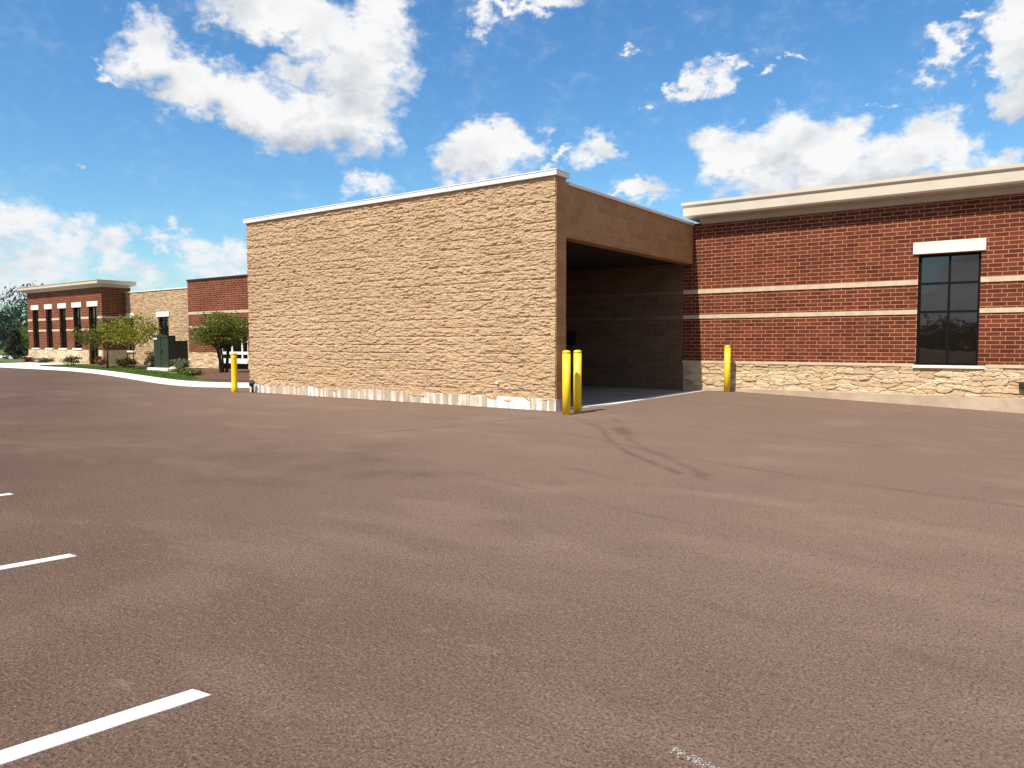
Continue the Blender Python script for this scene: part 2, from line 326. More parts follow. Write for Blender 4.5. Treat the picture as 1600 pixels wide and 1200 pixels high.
# yellow bollard paint
m, N, b = mat('yellow_paint'); P = pos(N); n = N.noise(N.scale(P, (1, 1, .3)), 9, 5, .6)
c = N.mix(N.math('MULTIPLY', N.ramp(n, .55, .75), .35), (.88, .58, .02), (.60, .33, .02))
c = N.mix(N.math('MULTIPLY', N.ramp(N.noise(P, 30, 5, .7), .58, .66), N.ramp(N.xyz(P)[2], .45, .0)), c, (.16, .10, .06))
N.set(b.inputs['Base Color'], c); N.set(b.inputs['Roughness'], .38); M['yellow'] = m
# block footing with whitish lime streaks
m, N, b = mat('block_footing'); P = pos(N); px_, py_, pz_ = N.xyz(P); uv = facade_uv(N)
br = N.new('ShaderNodeTexBrick', {'Vector': uv, 'Color1': (.40, .30, .205), 'Color2': (.50, .39, .275), 'Mortar': (.26, .2, .14), 'Scale': 1., 'Mortar Size': .007, 'Brick Width': .40, 'Row Height': .6}, offset=.5)
n1 = N.noise(N.scale(P, (6.5, 1, .7)), 1, 5, .65); n2 = N.noise(P, 22, 5, .7); n3 = N.noise(N.scale(P, (1, 1, 1)), 1.1, 3, .5)
streak = N.math('MULTIPLY', N.ramp(N.math('ADD', n1, N.math('MULTIPLY', N.math('SUBTRACT', n2, .5), .25)), .46, .58), N.ramp(n3, .35, .6, .4, .9))
edge = N.math('MULTIPLY', N.ramp(px_, -10.15, -9.95), N.ramp(px_, -8.85, -9.05))
streak = N.math('MAXIMUM', streak, N.math('MULTIPLY', edge, N.ramp(N.math('ADD', n1, N.math('MULTIPLY', n2, .7)), .68, .86)))
c = N.mix(streak, br.outputs[0], (.80, .77, .72)); c = N.mix(N.math('MULTIPLY', N.ramp(n2, .5, .75), .3), c, (.22, .17, .12))
N.set(b.inputs['Base Color'], c); N.set(b.inputs['Roughness'], .9)
N.set(b.inputs['Normal'], N.new('ShaderNodeBump', {'Height': n2, 'Strength': .5, 'Distance': .006}).outputs[0]); M['footing'] = m
# parking paint, worn
m, N, b = mat('white_line_paint'); P = pos(N); n = N.noise(P, 90, 4, .7)
N.set(b.inputs['Base Color'], N.mix(N.math('MAXIMUM', N.math('MULTIPLY', N.ramp(n, .58, .66), .7), N.math('MULTIPLY', N.ramp(N.noise(P, 260, 3, .7), .6, .68), .6)), (.66, .64, .61), (.30, .25, .21))); N.set(b.inputs['Roughness'], .75); M['line'] = m
# asphalt
m, N, b = mat('asphalt'); P = pos(N)
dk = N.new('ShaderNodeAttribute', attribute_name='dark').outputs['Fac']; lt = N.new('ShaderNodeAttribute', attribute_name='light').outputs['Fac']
big = N.noise(P, .28, 6, .6, .6); mid = N.noise(N.scale(P, (1, 1.7, 1)), 1.3, 7, .65); fine = N.noise(P, 70, 4, .75); fine2 = N.noise(P, 230, 3, .7)
g1 = N.noise(P, 26, 4, .8); g2 = N.noise(N.scale(P, (1, 1.4, 1)), 9, 5, .8)
c = N.mix(N.ramp(big, .3, .7), (.094, .055, .038), (.120, .073, .051))
c = N.mix(N.math('MULTIPLY', N.ramp(mid, .40, .75), .14), c, (.20, .135, .10))
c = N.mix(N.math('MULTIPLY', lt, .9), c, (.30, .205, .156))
c = N.mix(N.math('MULTIPLY', N.ramp(g2, .56, .68), .35), c, (.05, .03, .022))
c = N.mix(N.math('MULTIPLY', N.ramp(g2, .44, .32), .20), c, (.30, .22, .17))
c = N.mix(N.math('MULTIPLY', N.ramp(g1, .54, .64), .38), c, (.04, .025, .018))
c = N.mix(N.math('MULTIPLY', N.ramp(g1, .45, .35), .30), c, (.33, .25, .19))
c = N.mix(N.math('MULTIPLY', N.ramp(fine, .53, .60), .75), c, (.03, .018, .013))
c = N.mix(N.math('MULTIPLY', N.ramp(fine, .44, .36), .5), c, (.38, .29, .22))
c = N.mix(N.math('MULTIPLY', N.ramp(fine2, .60, .70), .7), c, (.50, .41, .33))
c = N.mix(N.math('MULTIPLY', N.ramp(fine2, .44, .34), .7), c, (.02, .013, .01))
c = N.mix(N.math('MULTIPLY', dk, .62), c, (.07, .042, .031))
N.set(b.inputs['Base Color'], c); N.set(b.inputs['Roughness'], .92); N.set(b.inputs['Specular IOR Level'], .12)
hh = N.math('ADD', N.math('MULTIPLY', fine, .6), N.math('MULTIPLY', fine2, .6))
N.set(b.inputs['Normal'], N.new('ShaderNodeBump', {'Height': hh, 'Strength': .8, 'Distance': .008}).outputs[0]); M['asphalt'] = m

# ------------------------------------------------------------------ ground
def S(v, a, b): t = np.clip((v-a)/(b-a), 0, 1); return t*t*(3-2*t)
def gz(x, y):
    x = np.asarray(x, float); y = np.asarray(y, float)
    return S(x, -8.8, -7.2)*S(y, 13, 20)*np.clip(.05-.0375*np.maximum(0, x+7.2), -.6, .05)
def seg_dist(X, Y, pts):
    D = np.full(X.shape, 1e9)
    for (x0, y0), (x1, y1) in zip(pts[:-1], pts[1:]):
        L = (x1-x0)**2+(y1-y0)**2; t = np.clip(((X-x0)*(x1-x0)+(Y-y0)*(y1-y0))/L, 0, 1)
        D = np.minimum(D, np.hypot(X-(x0+t*(x1-x0)), Y-(y0+t*(y1-y0))))
    return D
def smooth_pts(p, n=8):
    p = np.array(p, float); q = []
    P_ = np.vstack([2*p[0]-p[1], p, 2*p[-1]-p[-2]])
    for i in range(1, len(P_)-2):
        for t in np.linspace(0, 1, n, endpoint=False):
            a, b_, c_, d_ = P_[i-1], P_[i], P_[i+1], P_[i+2]
            q.append(.5*((2*b_)+(-a+c_)*t+(2*a-5*b_+4*c_-d_)*t*t+(-a+3*b_-3*c_+d_)*t**3))
    q.append(p[-1]); return [tuple(v) for v in q]
xs = np.concatenate([np.linspace(-120, -26, 80)[:-1], np.arange(-26, 3, .045), np.linspace(3, 60, 40)])
ys = np.concatenate([np.linspace(-70, -1, 60)[:-1], np.arange(-1, 14, .045), np.arange(14, 22, .15), [24]])
X, Y = np.meshgrid(xs, ys)
nz1 = fbm(X*1.7, Y*1.7, 11); nz2 = fbm(X*6, Y*6, 23); wob = (fbm(X*.8, Y*.8, 31)-.5)*.35
dark = np.zeros(X.shape); light = np.zeros(X.shape)
def add(arr, pts, wd, amt, rag=.5, seed=0):
    D = seg_dist(X+wob*.4, Y+wob*.4, smooth_pts(pts)); n = fbm(X*2.3+seed, Y*2.3, 40+seed)
    v = amt*np.exp(-(D/wd)**2)*np.clip(1-rag+rag*2.4*(n-.3), 0, 1.3); np.maximum(arr, v, out=arr)
# seams between paving passes
add(dark, [(-9, 12.75), (-5.43, 12.24), (-2.49, 11.6), (-.15, 11.02), (3, 10.4)], .035, .75, .6, 1)
add(dark, [(-14, 11.3), (-10.04, 10.88), (-5.97, 10.03), (-3.73, 8.9), (-1.8, 8.35), (-.1, 7.98), (3, 7.3)], .04, .7, .6, 2)
add(dark, [(-6.5, 6.9), (-4.6, 6.25), (-3.17, 5.89), (-1.96, 5.64), (-.75, 5.39), (1.5, 5.0)], .035, .5, .8, 3)
add(dark, [(-4.6, 7.4), (-3.2, 6.9), (-1.7, 6.6), (0, 6.25), (2, 5.9)], .06, .35, .9, 4)
add(dark, [(-2.4, 4.3), (-1.5, 3.95), (-.6, 3.9), (.6, 3.8)], .05, .4, .9, 5)
# tyre tracks curving round the corner bollards
a1 = [(-9.2, 7.6), (-8.52, 9.3), (-8.2, 11.2), (-7.55, 12.1), (-6.37, 11.36), (-5.12, 9.71), (-4.15, 8.57), (-3.29, 7.78)]
add(dark, a1, .045, .95, .5, 6); add(dark, [(x+.32, y+.1) for x, y in a1[3:]], .04, .6, .5, 7)
add(dark, [(-6.9, 12.7), (-6.3, 12.1), (-5.75, 11.3), (-5.3, 10.7), (-5.05, 10.1), (-4.49, 9.36), (-3.6, 8.5), (-2.9, 7.6)], .07, .7, .8, 8)
add(dark, [(-5.8, 11.2), (-5.35, 10.6)], .14, .95, .3, 9)
# old damp stain, scuffs, drag lines
add(dark, [(-9.6, 6.3), (-8.4, 5.9), (-7.6, 5.5), (-6.6, 6.1), (-7.4, 7.2)], .7, .6, .75, 10)
add(dark, [(-7.2, 4.5), (-6.5, 5.2), (-5.6, 6.1)], .4, .6, .8, 11)
add(light, [(-9.0, 4.4), (-7.5, 4.8), (-6.9, 5.0), (-5.9, 5.9)], .05, .5, .9, 12)
add(light, [(-5.9, 5.15), (-5.0, 4.95), (-4.04, 4.69), (-2.95, 4.5), (-1.8, 4.17)], .03, .7, .95, 13)
add(light, [(-3.2, 5.2), (-2.3, 4.85), (-1.0, 4.7), (.5, 4.5)], .06, .4, 1, 14)
add(light, [(-2.3, 6.6), (-1.2, 5.6), (0, 5.1), (1, 4.9)], .04, .4, 1, 15)
add(light, [(-3.4, 2.75), (-2.95, 2.55), (-2.6, 2.35)], .10, .5, 1, 16)
add(light, [(-12, 9), (-10, 8.4), (-8.9, 7.9), (-8, 8.6)], .25, .3, 1, 17)
for k in range(70):
    a = rng.uniform(-12, 1); b_ = rng.uniform(1.5, 12); t = rng.normal(-.25, .5); L = rng.uniform(.08, .8)
    add(light if k % 3 else dark, [(a, b_), (a+L*math.cos(t)/2, b_+L*math.sin(t)/2), (a+L*math.cos(t), b_+L*math.sin(t)+rng.normal(0, .05))], rng.uniform(.006, .018), rng.uniform(.25, .6), .8, k)
# fine hairline cracks and pale pits
pit = (vnoise(X*9, Y*9, 77) > .965) & (nz2 > .5); light = np.maximum(light, np.where(pit, .5, 0))
dark = np.maximum(dark, .14*S(nz1, .56, .75)); light = np.maximum(light, .16*S(fbm(X*.7+9, Y*1.6, 55), .55, .75)+.52*S(Y+nz1*2.2+.45*X, -1, 7))  # broad paling away from the camera imitates brightness at grazing view
# darker rim along the base of the walls
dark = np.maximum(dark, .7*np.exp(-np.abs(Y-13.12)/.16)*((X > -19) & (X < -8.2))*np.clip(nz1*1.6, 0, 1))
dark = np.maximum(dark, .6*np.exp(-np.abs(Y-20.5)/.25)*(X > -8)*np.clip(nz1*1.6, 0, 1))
Z = gz(X, Y)+(fbm(X*.35, Y*.35, 91)-.5)*.018*S(Y, 3, 6)*S(-np.abs(Y-13.2), -3, -.6) if False else gz(X, Y)
i = np.arange(X.size).reshape(X.shape); F = np.stack([i[:-1, :-1], i[:-1, 1:], i[1:, 1:], i[1:, :-1]], -1).reshape(-1, 4)
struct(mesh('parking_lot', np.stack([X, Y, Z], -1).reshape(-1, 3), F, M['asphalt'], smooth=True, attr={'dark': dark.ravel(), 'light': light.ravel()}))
struct(MB().quad((-1500, -1500, -.6), (1500, -1500, -.6), (1500, 1500, -.6), (-1500, 1500, -.6)).build('ground', M['earth']))

# kerb and lawn on the left
curb = smooth_pts([(-120, 19.2), (-80, 18.6), (-60, 18.1), (-49, 17.8), (-42.6, 17.7), (-38, 17.1), (-32.7, 15.9), (-28.6, 14.8), (-25.2, 13.95), (-23.1, 13.7), (-21.8, 13.95), (-20.7, 14.5), (-19.09, 15.0)], 6)
def offs(p, o):
    q = []
    for k, (x, y) in enumerate(p):
        a = p[max(k-1, 0)]; b_ = p[min(k+1, len(p)-1)]; tx, ty = b_[0]-a[0], b_[1]-a[1]; L = math.hypot(tx, ty); q.append((x-ty/L*o, y+tx/L*o))
    return q
m = MB(); rows = [[(x, y, z) for x, y in offs(curb, o)] for o, z in ((0, -.02), (0, .006), (.22, .012), (.25, .12), (.28, .135), (.45, .137), (.45, .0))]
for r in rows: m.V += r
n = len(curb)
for j in range(len(rows)-1):
    for k in range(n-1): m.F.append([j*n+k, j*n+k+1, (j+1)*n+k+1, (j+1)*n+k])
struct(m.build('kerb', M['kerb'], smooth=False))
inner = offs(curb, .45)
m = MB(); ny = 10; back_y = 20.62
for x, y in inner:
    for t in np.linspace(0, 1, ny):
        yy = y+(back_y-y)*t; m.V.append((x, yy, .13+.06*t+.04*(vnoise(np.array(x*.5), np.array(yy*.5), 5)-.5)))
for k in range(len(inner)-1):
    for j in range(ny-1): m.F.append([k*ny+j, (k+1)*ny+j, (k+1)*ny+j+1, k*ny+j+1])
b0 = len(m.V); m.V += [(-120, 20.62, .19), (-19.1, 20.62, .19), (-19.1, 26, .19), (-56, 26, .19), (-56, 300, .1), (-400, 300, .1), (-400, 20.62, .1)]
m.F += [[b0, b0+1, b0+2, b0+3, b0+4, b0+5, b0+6]]
struct(m.build('lawn', M['lawn'], smooth=True))
def lz(x, y):
    return .145+.045*min(1, max(0, (y-15)/5.6))
def bed(name, pts, z=.20):
    m = MB(); n = len(pts); m.V = [(x, y, .12) for x, y in pts]+[(x, y, z) for x, y in pts]+[(sum(p[0] for p in pts)/n, sum(p[1] for p in pts)/n, z+.05)]
    for k in range(n): m.F += [[k, (k+1) % n, n+(k+1) % n, n+k], [n+k, n+(k+1) % n, 2*n]]
    return struct(m.build(name, M['mulch'], smooth=False))
bed('mulch_bed', [(-43.5, 19.6), (-38, 19.3), (-33.9, 18.9), (-33.9, 20.6), (-43.5, 20.6)])
bed('mulch_bed', [(-33.8, 18.8), (-29, 17.3), (-26, 15.6), (-24, 14.6), (-21.7, 14.75), (-19.6, 15.7), (-19.2, 20.6), (-33.8, 20.6)])
bed('mulch_bed', [(-54, 19.9), (-51.9, 19.6), (-51.9, 20.6), (-54, 20.6)])
struct(MB().box(-51.7, -46.0, 18.3, 20.55, .1, .215).build('walkway', M['kerb'], bevel=.01))
struct(MB().box(-76, -62, 24.5, 27, .0, .30).build('far_pavement', M['kerb'], bevel=.01))

# parking lines
def line(a, b_, wd, lab, cat='parking line'):
    a = Vector(a); b_ = Vector(b_); t = (b_-a).normalized(); nrm = Vector((-t.y, t.x)); m = MB(); K = 60; nn = np.random.default_rng(int(abs(a.x*100)))
    for k in range(K+1):
        p = a+(b_-a)*k/K
        if k == 0:
            p = a
        for s_ in (-1, 1):
            q = p+nrm*(s_*wd/2+nn.normal(0, .0014)); 
            if k == 0: q = q-t*(.014*s_+nn.uniform(-.006, .012))
            m.V += [(q.x, q.y, .004), (q.x, q.y, -.002)]
    for k in range(K):
        j = k*4; m.F += [[j, j+2, j+6, j+4], [j, j+4, j+5, j+1], [j+2, j+3, j+7, j+6]]
    return tag(m.build('parking_line', M['line']), lab, cat, 'painted lines of the parking bays')
line((-2.88, 1.715), (-3.95, -4.0), .108, 'long white painted parking line nearest the camera at lower left')
line((-5.50, 2.34), (-6.6, -3.4), .098, 'middle white parking line, above the nearest one at left edge')
line((-8.24, 2.97), (-9.3, -2.8), .098, 'short farthest white parking line end at left edge of lot')
m = MB()
for k in range(170):
    t = rng.random(); x = -1.06+.2*t; y = 2.475-.05*t+rng.normal(0, .011); r = rng.uniform(.0015, .004)
    m.quad(*[(x+r*math.cos(a)*rng.uniform(.6, 1.3), y+r*math.sin(a)*rng.uniform(.6, 1.3), .004) for a in np.linspace(0, 2*math.pi, 7)[:-1]])
M['worn_paint'] = plain('worn_paint', (.50, .46, .42), .9, .2, 60)
tag(m.build('paint_scuff', M['worn_paint']), 'faint broken white paint scuff at bottom edge right of centre', 'paint mark')

# ------------------------------------------------------------------ loading bay (tan block)
bay = thing('loading_bay', 'tan split-face block loading bay with dark open doorway and white coping', 'loading bay', (-8.35, 13.4, 0))
def h_split(X, Z):
    wx_ = X+(fbm(X*3, Z*3, 3)-.5)*.05; wz_ = Z+(fbm(X*2.2, Z*5, 9)-.5)*.045
    H, t, dx, dy, e = cells(wx_/.17, wz_/.052, 101); H2, t2, dx2, dy2, e2 = cells(wx_/.075+7, wz_/.034, 202)
    h = .004+.017*H+.018*(t-.35)*dy+.012*(H-.5)*dx+.010*H2+.010*(t2-.4)*dy2+.012*(fbm(X*7, Z*16, 51)-.5)+.012*(fbm(X*1.8, Z*5, 57)-.5)
    g_ = .2-np.abs(((Z)/.2 % 1)-.5)*.4    # distance to nearest course joint
    g_ = np.minimum(Z % .2, .2-Z % .2)
    on = S(fbm(X*1.6, np.floor(Z/.2+.5)*3.1, 61), .40, .54)
    h -= .018*np.exp(-(g_/.012)**2)*on
    off = (np.floor(Z/.2) % 2)*.2; gx = np.minimum((X+off) % .4, .4-(X+off) % .4); h -= .008*np.exp(-(gx/.010)**2)*S(fbm(X*2, Z*2, 66), .5, .6)
    tint = np.clip(.25+.5*t+.25*(t2-.5)+.5*(fbm(X*.6, Z*.6, 71)-.5), 0, 1)
    h = .008+(h-.012)*1.45; rag = np.where(Z < .30, -.08*S(fbm(X*2.6, Z*0, 88), .35, .75), 0)
    return np.clip(h, -.03, .075), tint, (t2-.5)*.006+rag, (H2-.5)*.008
relief_wall('split_face_wall', -19.05, -8.365, .25, 4.925, 13.205, .0165, h_split, M['split'], bay, 13.24)
m = MB(); m.box(-19.07, -8.352, 13.22, 13.60, .26, 4.93); m.build('wall_core', M['tan_block'], bay)
m = MB(); m.box(-19.075, -8.348, 13.185, 13.605, -.2, .255); m.build('footing', M['footing'], bay, bevel=.006)
m = MB(); m.box(-19.12, -8.30, 13.13, 13.65, 4.93, 5.03); m.box(-19.13, -8.29, 13.12, 13.66, 5.03, 5.055); m.build('coping', M['coping'], bay, bevel=.008)
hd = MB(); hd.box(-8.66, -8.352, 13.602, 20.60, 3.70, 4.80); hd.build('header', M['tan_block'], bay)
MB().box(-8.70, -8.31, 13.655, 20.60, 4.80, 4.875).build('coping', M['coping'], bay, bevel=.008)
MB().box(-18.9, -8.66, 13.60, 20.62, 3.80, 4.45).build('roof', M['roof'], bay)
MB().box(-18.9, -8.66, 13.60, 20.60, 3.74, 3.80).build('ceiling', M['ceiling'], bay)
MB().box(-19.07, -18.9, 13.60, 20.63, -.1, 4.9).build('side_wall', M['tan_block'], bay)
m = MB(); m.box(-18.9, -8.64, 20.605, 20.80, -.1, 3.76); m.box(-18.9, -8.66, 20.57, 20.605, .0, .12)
m.build('interior_wall', M['shaded_block'], bay)
MB().box(-14.6, -14.3, 13.6, 20.58, 0, 3.76).build('interior_wall', M['shaded_block'], bay)
MB().box(-12.6, -12.25, 20.50, 20.60, 1.35, 1.8).build('utility_box', M['iron'], bay, bevel=.01)
m = MB(); m.V = [(-14.3, 13.6, .035), (-8.5, 13.6, .035), (-8.2, 15.3, .035), (-8.2, 20.6, .035), (-14.3, 20.6, .035)]; m.F = [[0, 1, 2, 3, 4]]
m.V += [(x, y, -.05) for x, y, z in m.V]; m.F += [[1, 0, 5, 6], [2, 1, 6, 7], [3, 2, 7, 8]]
m.build('floor_slab', M['bay_floor'], bay)
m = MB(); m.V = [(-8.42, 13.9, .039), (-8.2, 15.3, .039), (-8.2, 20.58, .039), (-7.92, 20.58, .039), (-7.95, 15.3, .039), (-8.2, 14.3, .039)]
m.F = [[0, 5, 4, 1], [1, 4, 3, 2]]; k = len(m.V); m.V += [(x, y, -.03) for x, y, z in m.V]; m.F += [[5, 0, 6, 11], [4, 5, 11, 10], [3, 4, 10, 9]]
m.build('sunlit_threshold', M['line'], bay)  # white strip, tapered at one end, painted in place of sunlight on the floor
for zb in (2.11, 2.84): MB().box(-18.9, -8.66, 20.58, 20.605, zb, zb+.1).build('block_band', M['shaded_band'], bay)
# small lamp high on the far side wall
lp = MB().box(-19.22, -19.07, 13.5, 13.75, 2.72, 2.86).build('wall_lamp', M['white_frame'], bay, bevel=.02)
# small pale outlet cover on the rough face
MB().box(-9.91, -9.84, 13.13, 13.21, .53, .59).build('outlet_cover', M['coping'], bay, bevel=.008)

# ------------------------------------------------------------------ buildings
def window(b_, x0, x1, z0, z1, y, vx=(), hz=(), fr='frame', rec=.10, lintel=None, sill=None, fw_=.055):
    m = MB(); ya = y+rec; yb = y+rec+.05
    m.box(x0, x0+fw_, ya, yb, z0, z1); m.box(x1-fw_, x1, ya, yb, z0, z1); m.box(x0+fw_, x1-fw_, ya, yb, z0, z0+fw_); m.box(x0+fw_, x1-fw_, ya, yb, z1-fw_, z1)
    for v in vx: m.box(v-fw_*.45, v+fw_*.45, ya+.004, yb-.004, z0+fw_, z1-fw_)
    ed = [x0+fw_]+[q for v in vx for q in (v-fw_*.45, v+fw_*.45)]+[x1-fw_]
    for h in hz:
        for k in range(0, len(ed), 2): m.box(ed[k], ed[k+1], ya+.006, yb-.006, h-fw_*.5, h+fw_*.5)
    w_ = m.build('window', M[fr], b_)
    p = mesh('pane', [(x0+.01, yb-.02, z0+.01), (x1-.01, yb-.02, z0+.01), (x1-.01, yb-.02, z1-.01), (x0+.01, yb-.02, z1-.01)], [[0, 1, 2, 3]], M['glass'])
    def sub(o): o.parent = w_; o.location = (0, 0, 0)
    sub(p)
    if lintel: sub(MB().box(lintel[0], lintel[1], y-.045, y+.06, lintel[2], lintel[3]).build('lintel', M['pale_stone'], bevel=.006))
    if sill: sub(MB().box(sill[0], sill[1], y-.09, y+rec, sill[2], sill[3]).build('sill', M['pale_stone'], bevel=.006))
    return w_
def bands(b_, x0, x1, y, zs, holes, mt='limestone', pr=.022, xend=None):
    for z0, z1 in zs:
        xs = [x0]
        for h in sorted(holes):
            if h[2] < z0 and h[3] > z1: xs += [h[0], h[1]]
        xs += [x1]
        for k in range(0, len(xs), 2):
            m = MB().box(xs[k], xs[k+1], y-pr, y+.05, z0, z1)
            if xend and k == len(xs)-2: m.box(x1, x1+pr, y-pr, xend, z0, z1)
            m.build('stone_band', M[mt], b_, bevel=.004)

B1 = thing('brick_building', 'large red brick building with beige cornice and tall six-pane window at right', 'building', (0, 26, 0))
Yf = 20.64; hole = [(-2.56, -1.26, .87, 3.56)]
w1 = wall(-8.64, 16, .87, 4.86, Yf, hole, .16, 34)
w1.build('wall', M['red_brick'], B1)
bands(B1, -8.64, 16, Yf, [(2.835, 2.955), (2.115, 2.225)], hole)
MB().box(-8.64, -2.6, Yf-.05, Yf+.05, .825, .90).box(-1.1, 16, Yf-.05, Yf+.05, .825, .90).build('stone_ledge', M['limestone'], B1, bevel=.006)
def h_ledge(X, Z):
    wx_ = X+(fbm(X*4, Z*4, 13)-.5)*.16; wz_ = Z+(fbm(X*2.5, Z*5, 19)-.5)*.10
    H, t, dx, dy, e = cells(wx_/.36, wz_/.105, 303); H2, t2, dx2, dy2, e2 = cells(wx_/.13+7, wz_/.06, 404)
    h = .005+.035*H+.02*(t-.5)*dy*2+.02*(H2-.5)*dx+.010*H2+.02*(fbm(X*8, Z*14, 81)-.5)
    h -= .028*np.exp(-(e/.09)**2)
    return np.clip(h, -.02, .06), np.clip(t*.9+.2*(t2-.5), 0, 1), 0*X, 0*X
relief_wall('stone_base', -8.62, 3.0, .13, .825, Yf-.005, .014, h_ledge, M['ledge_stone'], B1, Yf+.03)
MB().box(-8.63, 16, Yf-.002, 34, -.9, .87).build('wall_base', M['limestone'], B1)
MB().box(-8.30, 16, Yf-.05, Yf-.002, -.9, .135).build('footing', M['footing_tan'], B1, bevel=.01)
window(B1, *hole[0], Yf, vx=(-1.905,), hz=(2.86, 2.17), lintel=(-2.68, -1.17, 3.58, 3.86), sill=(-2.62, -1.12, .80, .868))
MB().ring(-8.29+.30, 16, Yf+.06, 34, [(.0, 4.80), (.02, 4.80), (.10, 4.82), (.12, 4.83), (.16, 4.98)]).build('frieze', M['cornice_low'], B1)
MB().ring(-8.29+.30, 16, Yf+.06, 34, [(.30, 4.975), (.47, 4.985), (.50, 5.03), (.50, 5.26), (.53, 5.29), (.55, 5.32), (.55, 5.40), (.2, 5.43)]).build('cornice', M['cornice'], B1)
ob = MB().box(-.44, -.22, Yf-.16, Yf-.03, .38, .52).build('outlet_box', M['iron'], B1, bevel=.01)

B2 = thing('brick_building', 'low red brick wing with white framed windows behind the round tree', 'building', (-27, 25, 0))
hole = [(-32.15, -29.9, .56, 1.90), (-32.15, -29.9, .16, .45)]
wall(-34.8, -19.08, -.1, 4.50, Yf, hole, .12, 32).build('wall', M['red_brick'], B2)
bands(B2, -34.8, -19.08, Yf, [(2.83, 2.96), (2.15, 2.27)], [])
MB().box(-34.82, -19.08, Yf-.05, 32.02, 4.50, 4.57).build('coping', M['iron'], B2)
def h_base(X, Z):
    H, t, dx, dy, e = cells(X/.36, Z/.12, 303); return .02+.03*H, t, 0*X, 0*X
relief_wall('stone_base', -34.8, -32.2, .1, .97, Yf-.005, .05, h_base, M['ledge_stone'], B2, Yf+.03)
relief_wall('stone_base', -29.85, -19.1, .1, .97, Yf-.005, .08, h_base, M['ledge_stone'], B2, Yf+.03)
window(B2, -32.15, -29.9, .56, 1.90, Yf, vx=(-31.25, -30.45), hz=(.95,), fr='white_frame', rec=.06, sill=(-32.2, -29.85, .46, .56), fw_=.13)
MB().box(-32.15, -29.9, Yf+.10, Yf+.12, .16, .45).build('dark_panel', M['dark'], B2)  # near-black panel set back in the opening below the window

B3 = thing('block_building', 'tan split-face block wing between the two far red brick buildings', 'building', (-39, 27, 0))
Yt = 22.0; hole = [(-43.50, -42.75, .98, 2.86), (-40.10, -39.05, .98, 2.86)]
wall(-43.58, -34.82, -.1, 4.33, Yt, hole, .12, 34).build('wall', M['tan_block_far'], B3)
MB().box(-43.58, -34.82, Yt-.04, 34, 4.33, 4.39).build('coping', M['coping'], B3)
for h in hole: window(B3, *h, Yt, vx=((h[0]+h[1])/2,), hz=(2.2, 1.6), lintel=(max(-43.57, h[0]-.13), h[1]+.13, 2.87, 3.15), sill=(max(-43.57, h[0]-.1), h[1]+.1, .88, .975))

B4 = thing('brick_building', 'far red brick building with five tall dark windows and wide beige cornice', 'building', (-48.5, 25, 0))
xr = -43.6; xl = -53.45
wins = [(-52.74, -51.88), (-50.80, -49.98), (-48.95, -48.08), (-47.12, -46.14), (-45.19, -44.15)]
hole = [(a, b_, 1.13 if k < 4 else .2, 3.53) for k, (a, b_) in enumerate(wins)]
wall(xl, xr, -.1, 4.66, Yf, hole, .12, 22.3).build('wall', M['red_brick'], B4)
bands(B4, xl, xr, Yf, [(2.83, 2.96), (2.15, 2.27)], hole, xend=Yt-.03)
for k, h in enumerate(hole):
    window(B4, *h, Yf, vx=((h[0]+h[1])/2,), hz=(2.85, 2.1)+((1.1,) if k == 4 else ()), lintel=(h[0]-.12, h[1]+.12, 3.54, 3.83), sill=(h[0]-.1, h[1]+.1, 1.03, 1.12) if k < 4 else None)
relief_wall('stone_base', xl, -45.25, .1, 1.02, Yf-.005, .06, h_base, M['ledge_stone'], B4, Yf+.03)
relief_wall('stone_base', -44.1, xr, .1, 1.02, Yf-.005, .06, h_base, M['ledge_stone'], B4, Yf+.03)
MB().box(xr-.02, xr+.03, Yf-.03, Yt-.01, .1, 1.02).build('stone_base', M['limestone'], B4)
MB().ring(xl, xr, Yf, 22.05, [(.0, 4.62), (.05, 4.62), (.08, 4.66), (.20, 4.71), (.34, 4.75), (.38, 4.78), (.40, 4.80), (.40, 4.95), (.43, 4.97), (.43, 5.0), (.2, 5.03)]).build('cornice', M['cornice'], B4)

# ------------------------------------------------------------------ bollards
def bollard(x, y, z, label, flare=False):
    t = thing('bollard', label, 'bollard', (x, y, z), 'yellow steel bollards along the building')
    prof = [(.083, -.1), (.083, 1.235)]
    if flare: prof = [(.092, -.1), (.092, .16), (.084, .20), (.083, 1.02), (.094, 1.10)]
    m = MB().lathe(prof); o = mesh('post', m.V, m.F, M['yellow'], None, False); o.parent = t
    for p_ in o.data.polygons: p_.use_smooth = len(p_.vertices) == 4
    z0 = prof[-1][1]; r = prof[-1][0]+(.006 if flare else .0)
    m = MB().lathe([(r, z0), (r, z0+.035), (r*.93, z0+.05), (r*.6, z0+.062), (r*.2, z0+.067)]); c_ = mesh('cap', m.V, m.F, M['yellow'], None, False); c_.parent = t
    for p_ in c_.data.polygons: p_.use_smooth = True
    return t
bollard(-7.80, 12.72, 0, 'front yellow bollard of the pair by the wall end of the bay')
bollard(-7.82, 13.19, 0, 'rear yellow bollard of the pair, lower half shaded by the front one')
bollard(-7.15, 20.22, .048, 'lone yellow bollard before the stone base of the red brick building')
bollard(-19.33, 12.86, 0, 'lone yellow bollard with flared top at left end of tan wall', True)
# standpipe at the foot of the rough wall
sp = thing('standpipe', 'short dark iron standpipe at the foot of the tan wall', 'pipe', (-18.74, 13.08, 0))
MB().tube([(-18.74, 13.06, -.05), (-18.74, 13.06, .24)], .035).build('pipe', M['iron'], sp, True)
MB().tube([(-18.74, 13.10, .33), (-18.74, 13.06, .30), (-18.76, 13.03, .25), (-18.79, 12.98, .24)], [.05, .085, .075, .06], 12).build('hose_connection', M['iron'], sp, True)

